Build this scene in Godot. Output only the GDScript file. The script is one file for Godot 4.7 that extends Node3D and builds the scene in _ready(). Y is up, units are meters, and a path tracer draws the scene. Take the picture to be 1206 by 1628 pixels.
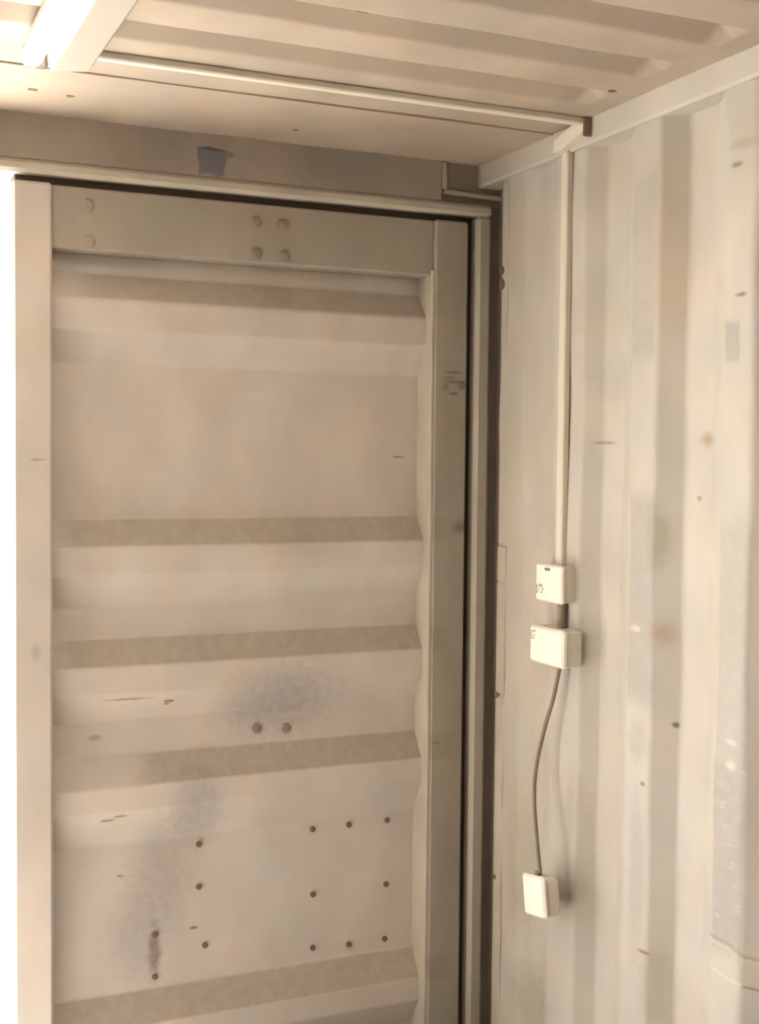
extends Node3D
# Inside a steel shipping container, looking at the closed right door leaf and the corrugated right wall.
# x = 0 is the middle of the container, z = 0 the inner face of the door, y = 0 the floor.

const EYE := Vector3(-0.38, 1.65, 2.8886)
const PAINT := Color(0.735, 0.706, 0.668)

# ------------------------------------------------------------------ mesh builder
class MB:
	var v := PackedVector3Array()
	var n := PackedVector3Array()
	var u := PackedVector2Array()
	var uv_axis := -1
	var uv_rect := Rect2(0, 0, 1, 1)

	func at_uv(p: Vector3) -> Vector2:
		if uv_axis < 0:
			return Vector2(p.x + p.z, p.y)
		return Vector2((p[uv_axis] - uv_rect.position.x) / uv_rect.size.x, (uv_rect.end.y - p.y) / uv_rect.size.y)

	func corner(p: Vector3, q: Vector3) -> void:
		v.append(p); n.append(q)
		u.append(at_uv(p))

	# three corners with a normal each, turned so that the front faces along the normals
	func tri3(a: Vector3, b: Vector3, c: Vector3, na: Vector3, nb: Vector3, nc: Vector3) -> void:
		var f := (a - c).cross(a - b)
		if f.length_squared() < 1e-16:
			return
		corner(a, na)
		if f.dot(na + nb + nc) > 0.0:
			corner(b, nb); corner(c, nc)
		else:
			corner(c, nc); corner(b, nb)

	func tri(a: Vector3, b: Vector3, c: Vector3, out: Vector3) -> void:
		var f := (b - a).cross(c - a).normalized()
		if f.dot(out) < 0.0:
			f = -f
		tri3(a, b, c, f, f, f)

	func quad(a: Vector3, b: Vector3, c: Vector3, d: Vector3, out: Vector3) -> void:
		tri(a, b, c, out); tri(a, c, d, out)

	func bx(m: Vector3, h: Vector3, r: float, s: Vector3, ax: int) -> Vector3:
		var q := Vector3(h.x - r, h.y - r, h.z - r)
		q[ax] += r
		return m + q * s

	# a box with chamfered edges
	func box(lo: Vector3, hi: Vector3, r := 0.003) -> void:
		var m := (lo + hi) / 2.0
		var h := (hi - lo) / 2.0
		r = minf(r, minf(h.x, minf(h.y, h.z)) * 0.9)
		for ax in 3:
			var b1 := (ax + 1) % 3
			var b2 := (ax + 2) % 3
			for s in [-1.0, 1.0]:
				var q := []
				for k in [[-1.0, -1.0], [1.0, -1.0], [1.0, 1.0], [-1.0, 1.0]]:
					var sg := Vector3.ZERO
					sg[ax] = s; sg[b1] = k[0]; sg[b2] = k[1]
					q.append(bx(m, h, r, sg, ax))
				var o := Vector3.ZERO
				o[ax] = s
				quad(q[0], q[1], q[2], q[3], o)
			for s1 in [-1.0, 1.0]:
				for s2 in [-1.0, 1.0]:
					var e0 := Vector3.ZERO
					e0[ax] = -1.0; e0[b1] = s1; e0[b2] = s2
					var e1 := e0
					e1[ax] = 1.0
					var o2 := Vector3.ZERO
					o2[b1] = s1; o2[b2] = s2
					quad(bx(m, h, r, e0, b1), bx(m, h, r, e1, b1), bx(m, h, r, e1, b2), bx(m, h, r, e0, b2), o2)
		for sx in [-1.0, 1.0]:
			for sy in [-1.0, 1.0]:
				for sz in [-1.0, 1.0]:
					var s3 := Vector3(sx, sy, sz)
					tri(bx(m, h, r, s3, 0), bx(m, h, r, s3, 1), bx(m, h, r, s3, 2), s3)

	# a ring profile of [radius, height] pairs turned about an axis
	func lathe(at: Vector3, axis: Vector3, prof: Array, sides := 16) -> void:
		axis = axis.normalized()
		var e1 := axis.cross(Vector3.UP if absf(axis.y) < 0.9 else Vector3.RIGHT).normalized()
		var e2 := axis.cross(e1)
		for i in prof.size() - 1:
			var p0: Array = prof[i]
			var p1: Array = prof[i + 1]
			var sl := Vector2(p1[1] - p0[1], p0[0] - p1[0])
			for k in sides:
				var a0 := TAU * k / sides
				var a1 := TAU * (k + 1) / sides
				var d0 := e1 * cos(a0) + e2 * sin(a0)
				var d1 := e1 * cos(a1) + e2 * sin(a1)
				var n0 := (d0 * sl.x + axis * sl.y).normalized()
				var n1 := (d1 * sl.x + axis * sl.y).normalized()
				var A: Vector3 = at + d0 * p0[0] + axis * p0[1]
				var B: Vector3 = at + d1 * p0[0] + axis * p0[1]
				var Cc: Vector3 = at + d1 * p1[0] + axis * p1[1]
				var D: Vector3 = at + d0 * p1[0] + axis * p1[1]
				tri3(A, B, Cc, n0, n1, n1)
				tri3(A, Cc, D, n0, n1, n0)

	# a round tube along a smooth path
	func tube(path: PackedVector3Array, r: float, sides := 12) -> void:
		var rings := []
		var e := Vector3.ZERO
		for i in path.size():
			var t := (path[mini(i + 1, path.size() - 1)] - path[maxi(i - 1, 0)]).normalized()
			if i == 0:
				e = t.cross(Vector3(0.3, 0.2, 1.0)).normalized()
			e = (e - t * e.dot(t)).normalized()
			var f := t.cross(e)
			var ring := []
			for k in sides + 1:
				var a := TAU * k / sides
				ring.append(e * cos(a) + f * sin(a))
			rings.append(ring)
		for i in path.size() - 1:
			for k in sides:
				var a0: Vector3 = rings[i][k]
				var a1: Vector3 = rings[i][k + 1]
				var b0: Vector3 = rings[i + 1][k]
				var b1: Vector3 = rings[i + 1][k + 1]
				tri3(path[i] + a0 * r, path[i] + a1 * r, path[i + 1] + b1 * r, a0, a1, b1)
				tri3(path[i] + a0 * r, path[i + 1] + b1 * r, path[i + 1] + b0 * r, a0, b1, b0)
		for end in [0, path.size() - 1]:
			var o: Vector3 = path[end] - path[1 if end == 0 else end - 1]
			for k in sides:
				tri(path[end], path[end] + rings[end][k] * r, path[end] + rings[end][k + 1] * r, o)

	func pv(p: Vector2, s: float, e1: Vector3, e2: Vector3, e3: Vector3) -> Vector3:
		return e1 * p.x + e2 * p.y + e3 * s

	# a closed outline (in the plane of ax1, ax2) pushed from s0 to s1 along ax3
	func prism(pts: PackedVector2Array, e1: Vector3, e2: Vector3, e3: Vector3, s0: float, s1: float) -> void:
		var idx := Geometry2D.triangulate_polygon(pts)
		for i in range(0, idx.size(), 3):
			for s in [s0, s1]:
				tri(pv(pts[idx[i]], s, e1, e2, e3), pv(pts[idx[i + 1]], s, e1, e2, e3), pv(pts[idx[i + 2]], s, e1, e2, e3), e3 * (1.0 if s == s1 else -1.0) * signf(s1 - s0))
		var cw := Geometry2D.is_polygon_clockwise(pts)
		for i in pts.size():
			var a := pts[i]
			var b := pts[(i + 1) % pts.size()]
			var d := (b - a).normalized()
			var o := Vector2(d.y, -d.x) * (-1.0 if cw else 1.0)
			quad(pv(a, s0, e1, e2, e3), pv(b, s0, e1, e2, e3), pv(b, s1, e1, e2, e3), pv(a, s1, e1, e2, e3), e1 * o.x + e2 * o.y)

	# pressed sheet: the profile (x along A, y along B, B into the room) run along S over the rows; corners get a small bend radius
	func sheet(prof: Array, bend: float, rows: Array, A: Vector3, B: Vector3, S: Vector3, amp := 0.0, fade := Vector2.ZERO, skin := 0.05) -> void:
		var pts := [prof[0]]
		var flat := []
		for i in range(1, prof.size() - 1):
			var p: Vector2 = prof[i]
			var d0: Vector2 = (p - prof[i - 1])
			var d1: Vector2 = (prof[i + 1] - p)
			var k0 := minf(bend, d0.length() * 0.45)
			var k1 := minf(bend, d1.length() * 0.45)
			pts.append(p - d0.normalized() * k0); flat.append(true)
			pts.append(p + d1.normalized() * k1); flat.append(false)
		pts.append(prof[-1]); flat.append(true)
		var wob := FastNoiseLite.new()
		wob.seed = 7; wob.frequency = 1.0; wob.fractal_octaves = 2
		var pos := []
		for j in rows.size():
			var line := []
			var s: float = rows[j]
			var f: float = 1.0 - smoothstep(fade.x, fade.y, absf(s)) if fade.y > 0.0 else 1.0
			for p in pts:
				var y: float = p.y * f + amp * wob.get_noise_2d(s * 2.2, p.x * 6.0)
				line.append(A * p.x + B * y + S * s)
			pos.append(line)
		var fn := []
		for j in rows.size():
			var line := []
			var j0 := maxi(j - 1, 0)
			var j1 := mini(j + 1, rows.size() - 1)
			for k in flat.size():
				var along: Vector3 = (pos[j1][k] + pos[j1][k + 1]) - (pos[j0][k] + pos[j0][k + 1])
				var q: Vector3 = along.cross(pos[j][k + 1] - pos[j][k]).normalized()
				line.append(q if q.dot(B) > 0.0 else -q)
			fn.append(line)
		for j in rows.size() - 1:
			for k in flat.size():
				var l: int = k if flat[k] else k - 1
				var r: int = k if flat[k] else k + 1
				tri3(pos[j][k], pos[j][k + 1], pos[j + 1][k + 1], fn[j][l], fn[j][r], fn[j + 1][r])
				tri3(pos[j][k], pos[j + 1][k + 1], pos[j + 1][k], fn[j][l], fn[j + 1][r], fn[j + 1][l])
		# the outer skin, so that the wall has thickness
		var low := 1e9
		for p in pts:
			low = minf(low, p.y)
		var x0: float = pts[0].x
		var x1: float = pts[-1].x
		var s0: float = rows[0]
		var s1: float = rows[-1]
		var bk := low - skin
		quad(A * x0 + B * bk + S * s0, A * x1 + B * bk + S * s0, A * x1 + B * bk + S * s1, A * x0 + B * bk + S * s1, -B)
		for e in [[0, -1.0], [rows.size() - 1, 1.0]]:
			var sv: float = rows[e[0]]
			for k in flat.size():
				quad(pos[e[0]][k], pos[e[0]][k + 1], A * pts[k + 1].x + B * bk + S * sv, A * pts[k].x + B * bk + S * sv, S * e[1])
		for e in [0, pts.size() - 1]:
			var o := A * (-1.0 if e == 0 else 1.0)
			quad(pos[0][e], pos[-1][e], A * pts[e].x + B * bk + S * s1, A * pts[e].x + B * bk + S * s0, o)

# ------------------------------------------------------------------ scene helpers
var origin := {}

func base(called: String, at: Vector3, parent: Node = self) -> Node3D:
	var o := Node3D.new()
	o.name = called
	parent.add_child(o, true)
	o.position = at - origin.get(parent, Vector3.ZERO)
	origin[o] = at
	return o

# commits what mb holds (in world coordinates) as one named mesh under parent
func build(mb: MB, called: String, mat: Material, parent: Node = self) -> MeshInstance3D:
	var at: Vector3 = origin.get(parent, Vector3.ZERO)
	if parent == self:
		var lo := mb.v[0]
		var hi := mb.v[0]
		for p in mb.v:
			lo = lo.min(p); hi = hi.max(p)
		at = Vector3((lo.x + hi.x) / 2, lo.y, (lo.z + hi.z) / 2)
	var vv := PackedVector3Array()
	vv.resize(mb.v.size())
	for i in mb.v.size():
		vv[i] = mb.v[i] - at
	var a := []
	a.resize(Mesh.ARRAY_MAX)
	a[Mesh.ARRAY_VERTEX] = vv
	a[Mesh.ARRAY_NORMAL] = mb.n
	a[Mesh.ARRAY_TEX_UV] = mb.u
	var m := ArrayMesh.new()
	m.add_surface_from_arrays(Mesh.PRIMITIVE_TRIANGLES, a)
	m.surface_set_material(0, mat)
	var o := MeshInstance3D.new()
	o.name = called
	o.mesh = m
	o.cast_shadow = GeometryInstance3D.SHADOW_CASTING_SETTING_ON
	parent.add_child(o, true)
	if parent == self:
		o.position = at
	origin[o] = at
	return o

func tag(o: Node, label: String, category: String, kind := "", group := "") -> void:
	o.set_meta("label", label)
	o.set_meta("category", category)
	if kind: o.set_meta("kind", kind)
	if group: o.set_meta("group", group)

func part_label(o: Node, label: String) -> Node:
	o.set_meta("label", label)
	return o

func boxpart(called: String, lo: Vector3, hi: Vector3, r: float, mat: Material, parent: Node) -> MeshInstance3D:
	var b := MB.new()
	b.box(lo, hi, r)
	return build(b, called, mat, parent)

func steps(a: float, b: float, n: int) -> Array:
	var r := []
	for i in n + 1:
		r.append(lerpf(a, b, float(i) / n))
	return r

func plain(c: Color, rough := 0.6, metal := 0.0) -> StandardMaterial3D:
	var m := StandardMaterial3D.new()
	m.albedo_color = c
	m.roughness = rough
	m.metallic = metal
	return m

# tileable mottled paint, laid on by world position
func mottled(c: Color, seed_: int, size: float, strength: float, rough := 0.6) -> StandardMaterial3D:
	var f := FastNoiseLite.new()
	f.seed = seed_; f.frequency = 0.012; f.fractal_octaves = 4
	var g := f.get_seamless_image(256, 256)
	f.seed = seed_ + 5; f.frequency = 0.02
	var g2 := f.get_seamless_image(256, 256)
	var im := Image.create_empty(256, 256, false, Image.FORMAT_RGB8)
	for y in 256:
		for x in 256:
			var k := 1.0 + (g.get_pixel(x, y).r - 0.5) * strength
			var h := (g2.get_pixel(x, y).r - 0.5) * strength * 0.35
			im.set_pixel(x, y, Color(c.r * k * (1 + h), c.g * k, c.b * k * (1 - h)))
	var m := StandardMaterial3D.new()
	m.albedo_texture = ImageTexture.create_from_image(im)
	m.uv1_triplanar = true
	m.uv1_world_triplanar = true
	m.uv1_scale = Vector3.ONE / size
	m.roughness = rough
	return m

# painted steel with stains that have a place of their own: rect is the area in metres, y up.
# a mark is [centre x, centre y, half width, half height, colour, strength, softness, kind]; kind 0 blot, 1 patch
func stained(rect: Rect2, px: float, c: Color, seed_: int, marks: Array, rough := 0.6) -> StandardMaterial3D:
	var w := int(rect.size.x / px)
	var h := int(rect.size.y / px)
	var f := FastNoiseLite.new()
	f.seed = seed_; f.frequency = 1.0; f.fractal_octaves = 4
	var g := FastNoiseLite.new()
	g.seed = seed_ + 3; g.frequency = 1.0; g.fractal_octaves = 2
	var im := Image.create_empty(w, h, false, Image.FORMAT_RGB8)
	for y in h:
		for x in w:
			var mx := rect.position.x + (x + 0.5) * px
			var my := rect.end.y - (y + 0.5) * px
			var k := 1.0 + 0.05 * f.get_noise_2d(mx * 5.0, my * 3.0)
			var t := 0.022 * g.get_noise_2d(mx * 4.0 + 9.0, my * 4.0)
			im.set_pixel(x, y, Color(c.r * k * (1 + t), c.g * k, c.b * k * (1 - t)))
	for m in marks:
		var x0 := maxi(0, int((m[0] - m[2] * 1.5 - rect.position.x) / px))
		var x1 := mini(w - 1, int((m[0] + m[2] * 1.5 - rect.position.x) / px))
		var y0 := maxi(0, int((rect.end.y - m[1] - m[3] * 1.5) / px))
		var y1 := mini(h - 1, int((rect.end.y - m[1] + m[3] * 1.5) / px))
		for y in range(y0, y1 + 1):
			for x in range(x0, x1 + 1):
				var mx := rect.position.x + (x + 0.5) * px
				var my := rect.end.y - (y + 0.5) * px
				var dx: float = (mx - m[0]) / m[2]
				var dy: float = (my - m[1]) / m[3]
				var d: float = maxf(absf(dx), absf(dy)) if m[7] == 1 else sqrt(dx * dx + dy * dy)
				d += 0.22 * f.get_noise_2d(mx * 40.0, my * 40.0) * (0.12 if m[7] == 1 else 1.0)
				var a: float = m[5] * (1.0 - smoothstep(1.0 - m[6], 1.0 + m[6] * 0.4, d)) * (0.9 + 0.25 * g.get_noise_2d(mx * 30.0, my * 30.0))
				if a > 0.0:
					im.set_pixel(x, y, im.get_pixel(x, y).lerp(m[4], clampf(a, 0, 1)))
	var mat := StandardMaterial3D.new()
	mat.albedo_texture = ImageTexture.create_from_image(im)
	mat.roughness = rough
	mat.texture_repeat = false
	return mat

# a builder whose texture is laid on flat, along axis ax and y
func mapped(rect: Rect2, ax: int) -> MB:
	var b := MB.new()
	b.uv_axis = ax
	b.uv_rect = rect
	return b

# ------------------------------------------------------------------ scene
func _ready() -> void:
	# camera
	var cam := Camera3D.new()
	cam.name = "camera"
	cam.basis = Basis(Vector3.UP, deg_to_rad(-23.8)) * Basis(Vector3.RIGHT, deg_to_rad(-2.45)) * Basis(Vector3.BACK, deg_to_rad(0.55))
	cam.position = EYE
	cam.keep_aspect = Camera3D.KEEP_HEIGHT
	cam.fov = rad_to_deg(2.0 * atan(814.0 / 2000.0))
	cam.near = 0.02
	cam.far = 200.0
	add_child(cam)
	cam.current = true
	# sky: bright haze
	var sm := ProceduralSkyMaterial.new()
	sm.sky_top_color = Color(0.96, 0.98, 1.0)
	sm.sky_horizon_color = Color(1.0, 1.0, 1.0)
	sm.ground_horizon_color = Color(0.95, 0.94, 0.92)
	sm.ground_bottom_color = Color(0.9, 0.88, 0.85)
	sm.energy_multiplier = 7.5
	var sky := Sky.new()
	sky.sky_material = sm
	var env := Environment.new()
	env.background_mode = Environment.BG_SKY
	env.sky = sky
	env.tonemap_mode = Environment.TONE_MAPPER_LINEAR
	env.tonemap_exposure = 1.2
	env.sdfgi_enabled = true
	env.ssao_enabled = true
	env.ssil_enabled = true
	var we := WorldEnvironment.new()
	we.name = "environment"
	we.environment = env
	add_child(we)
	# sun through the open half of the doorway: a bright patch on the floor, out of the picture, lights the room from below
	var sun := DirectionalLight3D.new()
	sun.name = "sun"
	sun.light_energy = 12.0
	sun.light_color = Color(1.0, 0.99, 0.97)
	sun.shadow_enabled = true
	sun.light_angular_distance = 0.5
	add_child(sun)
	sun.look_at_from_position(Vector3(-0.02, 2.0, -1.0), Vector3.ZERO, Vector3.FORWARD)

	# ---------------- materials
	var M := {}
	M.paint = mottled(PAINT, 11, 1.3, 0.10, 0.62)
	M.ceil = mottled(Color(0.66, 0.603, 0.545), 21, 1.1, 0.12, 0.62)
	M.header = mottled(Color(0.615, 0.575, 0.535), 31, 0.9, 0.12, 0.6)
	M.lip = mottled(Color(0.74, 0.708, 0.66), 41, 0.7, 0.10, 0.55)
	M.rubber = plain(Color(0.27, 0.22, 0.18), 0.8)
	M.pvc = plain(Color(0.84, 0.81, 0.755), 0.45)
	M.white = plain(Color(0.945, 0.925, 0.885), 0.4)
	M.grey_cable = plain(Color(0.52, 0.46, 0.38), 0.6)
	M.bolt = plain(Color(0.54, 0.49, 0.44), 0.6, 0.1)
	M.rust = plain(Color(0.45, 0.37, 0.29), 0.85)
	M.seam = plain(Color(0.50, 0.43, 0.36), 0.8)
	M.ply = mottled(Color(0.68, 0.655, 0.615), 51, 0.8, 0.3, 0.7)
	M.yard = mottled(Color(0.80, 0.78, 0.74), 61, 3.0, 0.15, 0.95)
	M.lamp = plain(Color(0.68, 0.655, 0.61), 0.5)
	var tubem := plain(Color(1, 1, 1), 0.4)
	tubem.emission_enabled = true
	tubem.emission = Color(1.0, 0.97, 0.90)
	tubem.emission_energy_multiplier = 2.5

	setting(M)
	door_leaf(M)
	lamp(M, tubem)
	wiring(M)

func setting(M: Dictionary) -> void:
	# right wall: pressed steel sheets welded edge to edge
	var wr := base("wall_right", Vector3(1.2, 0, 2.9))
	tag(wr, "cream painted corrugated steel side wall with grey touch-up patches", "wall", "structure")
	var rect := Rect2(0.08, 0.0, 1.14, 2.36)
	var grey := Color(0.635, 0.615, 0.59)
	var brown := Color(0.47, 0.37, 0.27)
	var pale := Color(0.83, 0.80, 0.75)
	var olive := Color(0.63, 0.605, 0.53)
	var marks := [
		[0.694, 2.055, 0.044, 0.204, grey, 0.6, 0.2, 1], [0.762, 2.083, 0.05, 0.2, Color(0.72, 0.64, 0.54), 0.4, 0.5, 0],
		[0.703, 1.363, 0.045, 0.229, grey, 0.7, 0.15, 1], [0.745, 1.491, 0.028, 0.07, olive, 0.7, 0.6, 0],
		[0.997, 1.301, 0.044, 0.246, grey, 0.55, 0.2, 1], [0.979, 1.876, 0.022, 0.040, grey, 0.9, 0.3, 1],
		[0.991, 0.90, 0.042, 0.19, grey, 0.8, 0.15, 1], [1.0, 1.121, 0.02, 0.007, pale, 0.7, 0.8, 0], [1.001, 1.077, 0.018, 0.012, pale, 0.8, 0.8, 0],
		[0.853, 1.694, 0.026, 0.016, Color(0.60, 0.50, 0.40), 0.7, 0.9, 0], [0.756, 1.293, 0.03, 0.03, Color(0.63, 0.54, 0.45), 0.6, 0.9, 0],
		[0.782, 1.108, 0.008, 0.007, Color(0.30, 0.27, 0.21), 0.9, 0.8, 0], [0.832, 1.576, 0.009, 0.006, brown, 0.6, 0.5, 0],
		[0.983, 2.204, 0.016, 0.006, brown, 0.8, 0.9, 0], [1.0, 2.24, 0.05, 0.012, olive, 0.6, 0.6, 0],
		[1.002, 1.961, 0.018, 0.004, brown, 0.8, 0.6, 0], [0.505, 1.690, 0.034, 0.004, brown, 0.5, 0.6, 0], [0.687, 1.297, 0.02, 0.008, pale, 0.9, 0.5, 0],
		[0.455, 0.80, 0.05, 0.15, olive, 0.5, 0.5, 0], [0.22, 0.66, 0.08, 0.2, olive, 0.45, 0.5, 0], [0.763, 0.551, 0.045, 0.095, olive, 0.4, 0.4, 0],
		[0.725, 0.976, 0.008, 0.006, brown, 0.7, 0.6, 0], [0.19, 1.19, 0.06, 0.12, pale, 0.3, 0.7, 0], [0.527, 1.833, 0.10, 0.062, grey, 0.4, 0.8, 0],
		[0.73, 0.62, 0.02, 0.004, brown, 0.7, 0.5, 0], [0.281, 0.325, 0.10, 0.09, olive, 0.6, 0.5, 0], [0.70, 1.06, 0.035, 0.05, grey, 0.5, 0.6, 0],
		[0.705, 0.78, 0.03, 0.20, grey, 0.5, 0.5, 0], [0.30, 1.35, 0.10, 0.10, pale, 0.25, 0.8, 0],
	]
	for k in 12:
		marks.append([0.968 + 0.065 * fmod(k * 0.618, 1.0), 0.78 + 0.3 * fmod(k * 0.371, 1.0), 0.010, 0.004, pale, 0.4, 0.8, 0])
	for k in 10:   # crease relief near the sheet foot, its light and shade painted as lines
		var t := k / 9.0
		marks.append([0.95 + 0.16 * t, 0.725 - 0.012 * smoothstep(0.3, 0.6, t) , 0.014, 0.004, pale, 0.45, 0.8, 0])
		marks.append([0.95 + 0.16 * t, 0.734 - 0.012 * smoothstep(0.3, 0.6, t), 0.014, 0.004, Color(0.55, 0.49, 0.42), 0.4, 0.8, 0])
		marks.append([0.96 + 0.13 * t, 0.672 - 0.01 * t, 0.012, 0.003, pale if t < 0.6 else Color(0.5, 0.42, 0.33), 0.6, 0.6, 0])
	var wm := stained(rect, 0.0025, PAINT, 101, marks, 0.6)
	var b := mapped(rect, 2)
	var inn := -0.015   # measured from the inner face of the top rail, x = 1.172
	var out := -0.056
	var prof := [Vector2(0.09, inn), Vector2(0.20, inn), Vector2(0.245, inn - 0.014), Vector2(0.305, inn - 0.014), Vector2(0.345, inn), Vector2(0.458, inn),
		Vector2(0.502, out), Vector2(0.575, out), Vector2(0.654, inn + 0.004), Vector2(0.741, inn + 0.004), Vector2(0.795, out), Vector2(0.877, out),
		Vector2(0.951, inn + 0.004), Vector2(1.033, inn + 0.004), Vector2(1.087, out), Vector2(1.169, out), Vector2(1.21, -0.033)]
	var A := Vector3(0, 0, 1)
	var Bn := Vector3(-1, 0, 0)
	b.sheet(prof, 0.011, steps(0.0, 2.36, 48), A, Bn, Vector3.UP, 0.006)
	shift(b, Vector3(1.172, 0, 0))
	build(b, "corrugated_sheet", wm, wr)
	var z := 1.21
	for k in 4:
		var b2 := MB.new()
		var pr := [Vector2(z, -0.033)]
		for c in 4:
			var q := z + 0.027 + c * 0.2875
			pr.append_array([Vector2(q, inn), Vector2(q + 0.08, inn), Vector2(q + 0.134, out), Vector2(q + 0.214, out)])
		z += 1.18
		pr.append(Vector2(z, -0.033))
		b2.sheet(pr, 0.011, steps(0.0, 2.36, 12), A, Bn, Vector3.UP, 0.006)
		shift(b2, Vector3(1.172, 0, 0))
		build(b2, "corrugated_sheet", M.paint, wr)
	# the flat bar welded to the first sheet's edge
	var eb := boxpart("edge_bar", Vector3(1.183, 0.0, 0.088), Vector3(1.2, 1.05, 0.126), 0.003, M.lip, wr)
	boxpart("edge_bar", Vector3(1.183, 1.054, 0.088), Vector3(1.2, 1.338, 0.128), 0.003, M.lip, wr)
	boxpart("edge_bar", Vector3(1.183, 1.341, 0.088), Vector3(1.2, 1.43, 0.128), 0.003, M.lip, wr)
	part_label(eb, "narrow pale steel strip along the wall's edge")
	boxpart("edge_bar", Vector3(1.185, 1.434, 0.088), Vector3(1.2, 2.345, 0.116), 0.003, M.paint, wr)

	for q in [[0.092, 2.125, 0.012], [0.092, 2.09, 0.016], [0.095, 1.05, 0.010], [0.098, 0.58, 0.008]]:
		var rt := MB.new()
		rt.lathe(Vector3(1.183, q[1], q[0]), Vector3(-1, 0, 0), [[q[2], -0.006], [q[2] * 0.8, 0.001], [q[2] * 0.3, 0.003], [0.0, 0.003]], 10)
		build(rt, "rust_spot", M.rust, wr)

	# left wall and back wall, out of the picture
	var wl := base("wall_left", Vector3(-1.2, 0, 2.9))
	tag(wl, "corrugated steel side wall facing the grey touch-up patches", "wall", "structure")
	z = 0.05
	for k in 5:
		var b3 := MB.new()
		var pr2 := [Vector2(z, -0.033)]
		for c in 4:
			var q2 := z + 0.027 + c * 0.2875
			pr2.append_array([Vector2(q2, inn), Vector2(q2 + 0.08, inn), Vector2(q2 + 0.134, out), Vector2(q2 + 0.214, out)])
		z += 1.176
		pr2.append(Vector2(z, -0.033))
		b3.sheet(pr2, 0.011, steps(0.0, 2.36, 8), A, Vector3(1, 0, 0), Vector3.UP, 0.005)
		shift(b3, Vector3(-1.172, 0, 0))
		build(b3, "corrugated_sheet", M.paint, wl)
	var wb := base("wall_back", Vector3(0, 0, 5.93))
	tag(wb, "corrugated steel end wall behind the camera", "wall", "structure")
	var xx := -1.25
	for k in 2:
		var b4 := MB.new()
		var pr3 := [Vector2(xx, -0.02)]
		for c in 4:
			var q3 := xx + 0.03 + c * 0.3
			pr3.append_array([Vector2(q3, 0.0), Vector2(q3 + 0.09, 0.0), Vector2(q3 + 0.15, -0.045), Vector2(q3 + 0.24, -0.045)])
		xx += 1.25
		pr3.append(Vector2(xx, -0.02))
		b4.sheet(pr3, 0.011, steps(0.0, 2.45, 6), Vector3.RIGHT, Vector3(0, 0, -1), Vector3.UP, 0.004)
		shift(b4, Vector3(0, 0, 5.9))
		build(b4, "corrugated_sheet", M.paint, wb)

	# floor: plywood boards
	var fl := base("floor", Vector3(0, 0, 2.9))
	tag(fl, "brown plywood container floor in wide boards", "floor", "structure")
	for k in 5:
		for c in 2:
			boxpart("plywood_board", Vector3(-1.25 + c * 1.252, -0.03, 0.0 + k * 1.21), Vector3(-0.002 + c * 1.252, 0.0, 1.207 + k * 1.21), 0.002, M.ply, fl)

	# roof: front plate, then sheets pressed with shallow grooves that die out before the side rails
	var ce := base("ceiling", Vector3(0, 2.405, 2.9))
	tag(ce, "cream painted steel roof with shallow grooves across it", "ceiling", "structure")
	var fp := MB.new()
	fp.sheet([Vector2(-0.12, 0.0), Vector2(0.348, 0.0)], 0.01, steps(-1.25, 1.25, 30), Vector3(0, 0, 1), Vector3.DOWN, Vector3.RIGHT, 0.005)
	shift(fp, Vector3(0, 2.405, 0))
	build(fp, "front_plate", M.ceil, ce)
	boxpart("weld_seam", Vector3(-1.2, 2.402, 0.346), Vector3(1.172, 2.42, 0.354), 0.003, M.seam, ce)
	var zz := 0.352
	for k in 5:
		var rf := MB.new()
		var pr4 := [Vector2(zz, 0.0)]
		var first := 0.582 if k == 0 else zz + 0.03
		var cnt := 4 if k == 0 else 6
		for c in cnt:
			var q4 := first + c * 0.21
			pr4.append_array([Vector2(q4, 0.0), Vector2(q4 + 0.048, -0.026), Vector2(q4 + 0.062, -0.026), Vector2(q4 + 0.095, 0.0)])
		zz = first + cnt * 0.21 - 0.03
		if k == 4:
			zz = 5.98
		pr4.append(Vector2(zz, 0.0))
		var rows := [-1.25, -1.2, -1.118, -1.105, -1.09, -1.075]
		rows.append_array(steps(-1.0, 1.0, 24))
		rows.append_array([1.075, 1.083, 1.09, 1.097, 1.105, 1.112, 1.118, 1.2, 1.25])
		rf.sheet(pr4, 0.007, rows, Vector3(0, 0, 1), Vector3.DOWN, Vector3.RIGHT, 0.002, Vector2(1.075, 1.118))
		shift(rf, Vector3(0, 2.405, 0))
		build(rf, "roof_sheet", M.ceil, ce)

	for q in [[0.484, 2.427, 0.834, 0.008], [0.10, 2.4045, 0.17, 0.007], [0.02, 2.4045, 0.185, 0.008], [1.10, 2.4045, 0.69, 0.007], [0.62, 2.4045, 0.12, 0.005]]:
		var rs := MB.new()
		var ring := PackedVector2Array()
		for k in 9:
			var rad: float = q[3] * (0.7 + 0.5 * fmod(k * 0.618 + q[0], 1.0))
			ring.append(Vector2(q[0] + rad * 1.5 * cos(TAU * k / 9.0), q[2] + rad * sin(TAU * k / 9.0)))
		rs.prism(ring, Vector3.RIGHT, Vector3.BACK, Vector3.UP, q[1] - 0.0008, q[1] + 0.004)
		build(rs, "rust_spot", M.rust, ce)

	# side rails under the roof
	for s in [1, -1]:
		var rb := MB.new()
		rb.box(Vector3(1.172 if s > 0 else -1.32, 2.35, -0.03 if s > 0 else 0.0), Vector3(1.32 if s > 0 else -1.172, 2.412, 5.95), 0.006)
		var ro := build(rb, "trim_1" if s > 0 else "trim_2", M.paint)
		tag(ro, "square steel rail along the top of the patched wall" if s > 0 else "square steel rail along the top of the opposite wall", "rail", "structure")

	# header over the doorway
	var hd := base("trim_3", Vector3(0, 2.27, -0.05))
	tag(hd, "steel header beam over the doorway with a blue smear", "beam", "structure")
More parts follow.
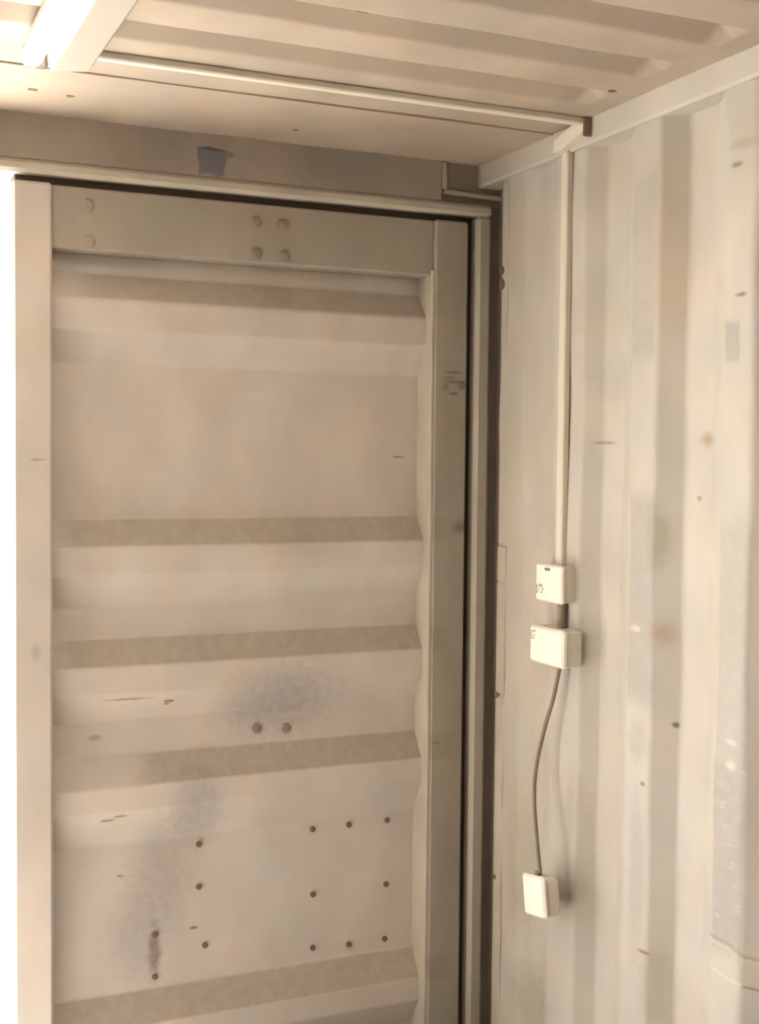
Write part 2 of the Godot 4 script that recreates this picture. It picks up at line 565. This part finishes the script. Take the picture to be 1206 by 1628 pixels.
	boxpart("header_face", Vector3(-1.3, 2.30, -0.12), Vector3(1.062, 2.45, 0.0), 0.006, M.header, hd)
	boxpart("corner_recess", Vector3(1.05, 2.30, -0.12), Vector3(1.32, 2.45, -0.022), 0.004, M.header, hd)
	var wv := MB.new()
	wv.tube(PackedVector3Array([Vector3(1.066, 2.402, -0.012), Vector3(1.067, 2.37, -0.012), Vector3(1.068, 2.336, -0.012)]), 0.011, 10)
	wv.tube(PackedVector3Array([Vector3(1.068, 2.331, -0.014), Vector3(1.12, 2.329, -0.014), Vector3(1.24, 2.327, -0.014)]), 0.007, 10)
	part_label(build(wv, "weld_bead", M.lip, hd), "rounded weld bead around the corner recess")
	boxpart("lip", Vector3(-1.3, 2.274, -0.05), Vector3(1.205, 2.303, 0.004), 0.008, M.lip, hd)
	var blue := MB.new()
	var out2 := PackedVector2Array()
	var shape := [[0.421, 2.371], [0.447, 2.374], [0.475, 2.371], [0.506, 2.366], [0.512, 2.358], [0.492, 2.352], [0.490, 2.335], [0.484, 2.318], [0.487, 2.309], [0.462, 2.306], [0.448, 2.312], [0.424, 2.307], [0.426, 2.33], [0.421, 2.352]]
	for p in shape:
		out2.append(Vector2(p[0], p[1]))
	blue.prism(out2, Vector3.RIGHT, Vector3.UP, Vector3.BACK, 0.0, 0.0012)
	var br := Rect2(0.41, 2.30, 0.11, 0.08)
	for i in blue.v.size():
		blue.u[i] = Vector2((blue.v[i].x - br.position.x) / br.size.x, (br.end.y - blue.v[i].y) / br.size.y)
	var bm := stained(br, 0.001, Color(0.46, 0.455, 0.51), 77, [[0.47, 2.371, 0.05, 0.006, Color(0.36, 0.30, 0.29), 0.9, 0.6, 0], [0.50, 2.345, 0.018, 0.04, Color(0.55, 0.49, 0.45), 0.8, 0.7, 0], [0.455, 2.31, 0.02, 0.01, Color(0.55, 0.52, 0.53), 0.7, 0.7, 0], [0.42, 2.335, 0.012, 0.035, Color(0.5, 0.48, 0.46), 0.7, 0.8, 0]], 0.7)
	part_label(build(blue, "paint_smear", bm, hd), "smudged blue patch on the header")

	# corner posts beside the doorway
	for s in [1, -1]:
		var po := base("trim_4" if s > 0 else "trim_5", Vector3(1.2 * s, 0, 0))
		tag(po, "steel corner post between the door leaf and the patched wall" if s > 0 else "steel corner post at the open side of the doorway", "post", "structure")
		for q in [[1.160, 0.0, -0.06, 1.205, 2.276, 0.003, 0.010, "jamb_strip", M.lip], [1.202, 0.0, -0.10, 1.30, 2.35, -0.03, 0.004, "post_web", M.header], [1.238, 0.0, -0.10, 1.32, 2.35, 0.12, 0.004, "post_plate", M.header]]:
			boxpart(q[7], Vector3(minf(q[0] * s, q[3] * s), q[1], q[2]), Vector3(maxf(q[0] * s, q[3] * s), q[4], q[5]), q[6], q[8], po)
	var sill := MB.new()
	sill.box(Vector3(-1.3, -0.25, -0.16), Vector3(1.3, 0.034, -0.004), 0.006)
	tag(build(sill, "trim_6", M.header), "low steel door sill across the foot of the doorway", "sill", "structure")
	# yard outside
	var yd := MB.new()
	yd.box(Vector3(-30, -0.45, -60), Vector3(30, -0.25, 12), 0.01)
	tag(build(yd, "ground", M.yard), "bright concrete yard outside the open doorway", "ground", "structure")

func shift(b: MB, by: Vector3) -> void:
	for i in b.v.size():
		b.v[i] += by
	for i in b.v.size():
		b.u[i] = b.at_uv(b.v[i])

func bolt(at: Vector3, r: float, h: float, called: String, mat: Material, parent: Node) -> void:
	var b := MB.new()
	b.lathe(at, Vector3.BACK, [[r, -0.004], [r, h * 0.45], [r * 0.8, h * 0.85], [r * 0.4, h], [0.0, h]], 14)
	build(b, called, mat, parent)

func door_leaf(M: Dictionary) -> void:
	var d := base("door_1", Vector3(0.57, 0.03, -0.05))
	tag(d, "closed cream steel door leaf with pressed horizontal ribs", "door", "structure")
	var rect := Rect2(-0.01, 0.02, 1.16, 2.25)
	var bluegrey := Color(0.595, 0.57, 0.57)
	var brown := Color(0.42, 0.34, 0.26)
	var grime_shade := Color(0.58, 0.545, 0.48)
	var white := Color(0.82, 0.78, 0.72)
	var lite := Color(0.74, 0.67, 0.59)
	var marks := [
		[0.66, 1.05, 0.16, 0.10, bluegrey, 0.7, 0.9, 0], [0.44, 0.80, 0.07, 0.12, bluegrey, 0.55, 0.8, 0], [0.36, 0.62, 0.08, 0.16, bluegrey, 0.45, 0.8, 0],
		[0.30, 0.50, 0.07, 0.15, bluegrey, 0.4, 0.8, 0], [0.342, 0.45, 0.018, 0.07, Color(0.48, 0.42, 0.38), 0.7, 0.7, 0],
		[0.27, 1.078, 0.06, 0.003, brown, 0.55, 0.6, 0], [0.369, 1.065, 0.014, 0.004, brown, 0.9, 0.5, 0], [0.365, 1.058, 0.008, 0.003, brown, 0.8, 0.5, 0],
		[0.222, 0.793, 0.018, 0.003, brown, 0.7, 0.5, 0], [0.25, 0.801, 0.018, 0.003, brown, 0.6, 0.5, 0], [0.20, 0.984, 0.016, 0.008, bluegrey, 0.8, 0.7, 0],
		[0.64, 2.045, 0.045, 0.035, lite, 0.6, 0.6, 0], [0.98, 1.654, 0.018, 0.003, brown, 0.7, 0.5, 0], [0.44, 0.493, 0.012, 0.004, brown, 0.8, 0.5, 0],
		[0.26, 0.645, 0.010, 0.004, brown, 0.6, 0.5, 0], [0.72, 1.137, 0.022, 0.006, white, 0.7, 0.5, 0], [0.46, 0.94, 0.03, 0.012, lite, 0.5, 0.7, 0],
		[1.095, 1.872, 0.03, 0.004, brown, 0.55, 0.6, 0], [1.085, 1.858, 0.018, 0.006, brown, 0.5, 0.7, 0], [1.105, 1.848, 0.03, 0.004, brown, 0.7, 0.6, 0], [1.12, 1.838, 0.016, 0.012, brown, 0.6, 0.7, 0], [1.098, 1.818, 0.016, 0.004, brown, 0.75, 0.5, 0], [1.075, 1.835, 0.01, 0.014, brown, 0.35, 0.7, 0],
		[1.12, 1.475, 0.024, 0.02, Color(0.45, 0.40, 0.33), 0.65, 0.8, 0], [1.058, 0.918, 0.012, 0.003, brown, 0.8, 0.5, 0], [1.10, 1.92, 0.05, 0.02, Color(0.70, 0.65, 0.57), 0.35, 0.8, 0],
		[0.70, 1.43, 0.12, 0.03, Color(0.72, 0.67, 0.62), 0.5, 0.8, 0], [0.98, 1.165, 0.02, 0.008, bluegrey, 0.5, 0.7, 0], [0.16, 2.19, 0.02, 0.05, Color(0.68, 0.63, 0.58), 0.4, 0.8, 0],
		[0.052, 1.205, 0.012, 0.02, bluegrey, 0.5, 0.8, 0], [0.06, 1.64, 0.02, 0.003, brown, 0.4, 0.6, 0],
	]
	# dirt tint with shade painted in, darkening the slopes facing up: [x, y, half width, half height]
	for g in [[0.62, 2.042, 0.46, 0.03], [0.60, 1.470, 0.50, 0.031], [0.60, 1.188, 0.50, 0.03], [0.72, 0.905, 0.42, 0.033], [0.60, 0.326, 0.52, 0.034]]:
		marks.append([g[0], g[1], g[2], g[3], grime_shade, 0.5, 0.12, 1])
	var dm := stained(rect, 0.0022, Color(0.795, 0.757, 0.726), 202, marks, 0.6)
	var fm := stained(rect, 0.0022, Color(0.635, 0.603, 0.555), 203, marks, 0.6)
	var panel := mapped(rect, 0)
	# from below: a recess ends in a slope that leans back to the room; heights hold the lower and upper edge of every facet
	var prof := [Vector2(0.06, -0.080), Vector2(0.157, -0.080), Vector2(0.231, -0.032), Vector2(0.291, -0.032), Vector2(0.361, -0.080), Vector2(0.723, -0.080), Vector2(0.813, -0.032), Vector2(0.871, -0.032), Vector2(0.940, -0.080), Vector2(1.021, -0.080),
		Vector2(1.091, -0.032), Vector2(1.155, -0.032), Vector2(1.219, -0.080), Vector2(1.291, -0.080), Vector2(1.372, -0.032), Vector2(1.437, -0.032), Vector2(1.502, -0.080), Vector2(1.864, -0.080), Vector2(1.939, -0.032), Vector2(2.007, -0.032), Vector2(2.076, -0.080), Vector2(2.15, -0.080)]
	panel.sheet(prof, 0.005, steps(0.08, 1.05, 20), Vector3.UP, Vector3.BACK, Vector3.RIGHT, 0.0018, Vector2.ZERO, 0.03)
	shift(panel, Vector3.ZERO)
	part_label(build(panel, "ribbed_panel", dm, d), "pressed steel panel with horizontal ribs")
	for e in [[0.003, 0.09], [1.042, 1.138]]:
		var sb := mapped(rect, 0)
		sb.box(Vector3(e[0], 0.03, -0.11), Vector3(e[1], 2.257, 0.0), 0.006)
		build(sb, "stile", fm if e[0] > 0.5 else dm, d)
	part_label(boxpart("lit_return", Vector3(1.034, 0.10, -0.10), Vector3(1.0435, 2.13, -0.003), 0.002, M.lip, d), "added pale strip painted as the lit return of the darker stile")  # plate added in paler paint for the stile side that catches the daylight
	var tr := mapped(rect, 0)
	tr.box(Vector3(0.088, 2.115, -0.11), Vector3(1.044, 2.255, -0.010), 0.004)
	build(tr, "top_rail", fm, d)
	var br := mapped(rect, 0)
	br.box(Vector3(0.088, 0.03, -0.11), Vector3(1.044, 0.11, -0.010), 0.004)
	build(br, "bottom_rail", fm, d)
	var gk := MB.new()
	gk.box(Vector3(0.012, 2.25, -0.10), Vector3(1.165, 2.28, -0.03), 0.003)
	gk.box(Vector3(1.134, 0.0, -0.10), Vector3(1.165, 2.27, -0.03), 0.003)
	part_label(build(gk, "gasket", M.rubber, d), "dark rubber seal around the leaf")
	for p in [[0.569, 2.212], [0.636, 2.211], [0.570, 2.137], [0.641, 2.136]]:
		bolt(Vector3(p[0], p[1], -0.010), 0.0135, 0.009, "bolt", M.bolt, d)
	for p in [[0.17, 2.215], [0.172, 2.135]]:
		bolt(Vector3(p[0], p[1], -0.010), 0.014, 0.005, "bolt", M.header, d)
	for p in [[0.600, 0.975], [0.678, 0.970]]:
		bolt(Vector3(p[0], p[1], -0.078), 0.0115, 0.007, "bolt", M.bolt, d)
	for p in [[0.751, 0.703], [0.851, 0.704], [0.958, 0.704], [0.753, 0.534], [0.958, 0.534], [0.754, 0.395], [0.854, 0.389], [0.955, 0.389], [0.453, 0.699], [0.453, 0.593], [0.344, 0.490], [0.344, 0.386], [0.469, 0.445]]:
		bolt(Vector3(p[0], p[1], -0.078), 0.0072, 0.005, "rivet", M.rust, d)

func lamp(M: Dictionary, tubem: Material) -> void:
	var l := base("ceiling_lamp", Vector3(0.03, 2.35, 1.12))
	tag(l, "white fluorescent batten lamp under the roof with one bright tube", "lamp")
	var body := MB.new()
	body.prism(PackedVector2Array([Vector2(-0.04, 2.405), Vector2(0.084, 2.405), Vector2(0.084, 2.376), Vector2(0.072, 2.360), Vector2(0.010, 2.353), Vector2(-0.004, 2.362), Vector2(-0.004, 2.386), Vector2(-0.04, 2.392)]), Vector3.RIGHT, Vector3.UP, Vector3.BACK, 0.505, 1.735)
	part_label(build(body, "housing", M.lamp, l), "pale folded steel lamp housing")
	for z in [0.507, 1.715]:
		boxpart("tube_holder", Vector3(-0.045, 2.35, z), Vector3(-0.002, 2.395, z + 0.016), 0.006, M.lamp, l)
	var t := MB.new()
	t.lathe(Vector3(-0.030, 2.370, 0.498), Vector3.BACK, [[0.0, 0.0], [0.014, 0.002], [0.019, 0.012], [0.019, 1.216], [0.014, 1.226], [0.0, 1.228]], 20)
	part_label(build(t, "tube", tubem, l), "glowing white tube")
	var al := AreaLight3D.new()
	al.name = "tube_light"
	al.area_size = Vector2(0.03, 1.2)
	al.light_energy = 0.6
	al.light_color = Color(1.0, 0.95, 0.86)
	al.shadow_enabled = true
	al.area_range = 12.0
	al.area_attenuation = 2.0
	l.add_child(al)
	al.basis = Basis(Vector3.RIGHT, -PI / 2)
	al.position = Vector3(-0.030, 2.349, 1.115) - l.position

func channel(lo: Vector3, hi: Vector3, called: String, mat: Material, parent: Node) -> MeshInstance3D:
	return boxpart(called, lo, hi, 0.003, mat, parent)

func wiring(M: Dictionary) -> void:
	# trunking across the roof, along the rail and down the wall
	var c1 := MB.new()
	c1.box(Vector3(0.075, 2.390, 0.478), Vector3(1.17, 2.406, 0.500), 0.003)
	tag(build(c1, "cable_trunking", M.pvc), "long cream plastic trunking run across the roof to the rail", "trunking", "", "cable trunking")
	var c2 := base("cable_trunking", Vector3(1.164, 2.352, 0.44))
	tag(c2, "short bright trunking corner piece fixed to the face of the top rail", "trunking", "", "cable trunking")
	var cb := MB.new()
	cb.prism(PackedVector2Array([Vector2(0.378, 2.352), Vector2(0.41, 2.352), Vector2(0.505, 2.374), Vector2(0.505, 2.402), Vector2(0.47, 2.402), Vector2(0.378, 2.379)]), Vector3(0, 0, 1), Vector3.UP, Vector3.RIGHT, 1.154, 1.173)
	build(cb, "cover", M.pvc, c2)
	boxpart("shadow_gap", Vector3(1.151, 2.362, 0.502), Vector3(1.173, 2.403, 0.507), 0.002, M.grey_cable, c2)  # dark plate put in for the shadow gap at the elbow end
	var c3 := MB.new()
	c3.box(Vector3(1.170, 1.405, 0.386), Vector3(1.188, 2.352, 0.412), 0.003)
	tag(build(c3, "cable_trunking", M.pvc), "tall cream trunking running down the wall to the upper box", "trunking", "", "cable trunking")

	# upper box
	var j := base("junction_box", Vector3(1.17, 1.32, 0.395))
	tag(j, "small white wall box at the foot of the trunking, above the other box", "box")
	boxpart("back_box", Vector3(1.158, 1.323, 0.341), Vector3(1.190, 1.406, 0.450), 0.005, M.pvc, j)
	boxpart("cover", Vector3(1.147, 1.321, 0.339), Vector3(1.160, 1.408, 0.452), 0.004, M.white, j)
	boxpart("switch", Vector3(1.1445, 1.394, 0.382), Vector3(1.150, 1.400, 0.402), 0.001, M.grey_cable, j)
	var pr := MB.new()
	for q in [[0.347, 1.353, 0.006, 0.009], [0.347, 1.342, 0.006, 0.009], [0.356, 1.353, 0.002, 0.018], [0.364, 1.357, 0.012, 0.005], [0.371, 1.349, 0.005, 0.008], [0.366, 1.341, 0.008, 0.004]]:
		pr.box(Vector3(1.1464, q[1] - q[3] / 2, q[0] - q[2] / 2), Vector3(1.1474, q[1] + q[3] / 2, q[0] + q[2] / 2), 0.0002)
	part_label(build(pr, "print", plain(Color(0.66, 0.63, 0.58), 0.6), j), "smudged grey print")

	# grey tail between the boxes
	var t1 := MB.new()
	t1.tube(PackedVector3Array([Vector3(1.172, 1.327, 0.415), Vector3(1.173, 1.30, 0.415), Vector3(1.172, 1.262, 0.416)]), 0.010, 12)
	tag(build(t1, "cable", M.grey_cable), "short grey cable joining the two white wall boxes", "cable")

	# lower box
	var s := base("socket_box", Vector3(1.16, 1.17, 0.41))
	tag(s, "wider white wall box below the small one, cord leaving its underside", "socket")
	boxpart("back_box", Vector3(1.147, 1.180, 0.342), Vector3(1.190, 1.262, 0.478), 0.004, M.pvc, s)
	boxpart("front_plate", Vector3(1.134, 1.178, 0.338), Vector3(1.150, 1.264, 0.482), 0.005, M.white, s)
	var p2 := MB.new()
	for q in [[0.352, 1.249, 0.016, 0.004], [0.347, 1.240, 0.005, 0.010], [0.352, 1.233, 0.016, 0.004], [0.362, 1.252, 0.006, 0.004], [0.360, 1.240, 0.006, 0.004]]:
		p2.box(Vector3(1.1334, q[1] - q[3] / 2, q[0] - q[2] / 2), Vector3(1.1344, q[1] + q[3] / 2, q[0] + q[2] / 2), 0.0002)
	part_label(build(p2, "print", plain(Color(0.72, 0.68, 0.62), 0.6), s), "smudged grey print")

	# cord hanging down to a trailing socket
	var cv := Curve3D.new()
	for p in [[1.165, 1.182, 0.425], [1.158, 1.10, 0.408], [1.149, 1.02, 0.384], [1.139, 0.93, 0.368], [1.130, 0.86, 0.376], [1.122, 0.78, 0.402], [1.117, 0.702, 0.428]]:
		cv.add_point(Vector3(p[0], p[1], p[2]))
	for i in range(1, cv.point_count - 1):
		var tg := (cv.get_point_position(i + 1) - cv.get_point_position(i - 1)) / 6.0
		cv.set_point_in(i, -tg); cv.set_point_out(i, tg)
	cv.bake_interval = 0.012
	var co := MB.new()
	co.tube(cv.get_baked_points(), 0.0048, 10)
	tag(build(co, "power_cord", M.grey_cable), "thin grey cord hanging in a curve from the wider wall box", "cord")
	var hs := base("trailing_socket", Vector3(1.117, 0.602, 0.434))
	tag(hs, "white cable socket hanging at the end of the grey cord", "socket")
	boxpart("face", Vector3(1.100, 0.602, 0.388), Vector3(1.112, 0.696, 0.482), 0.007, M.white, hs)
	boxpart("body", Vector3(1.108, 0.605, 0.391), Vector3(1.150, 0.693, 0.479), 0.010, M.pvc, hs)
	var gl := MB.new()
	gl.lathe(Vector3(1.118, 0.690, 0.434), Vector3.UP, [[0.009, 0.0], [0.009, 0.008], [0.006, 0.014], [0.0, 0.014]], 12)
	build(gl, "cord_grip", M.grey_cable, hs)
	hs.rotation.x = -0.17   # it hangs a little askew
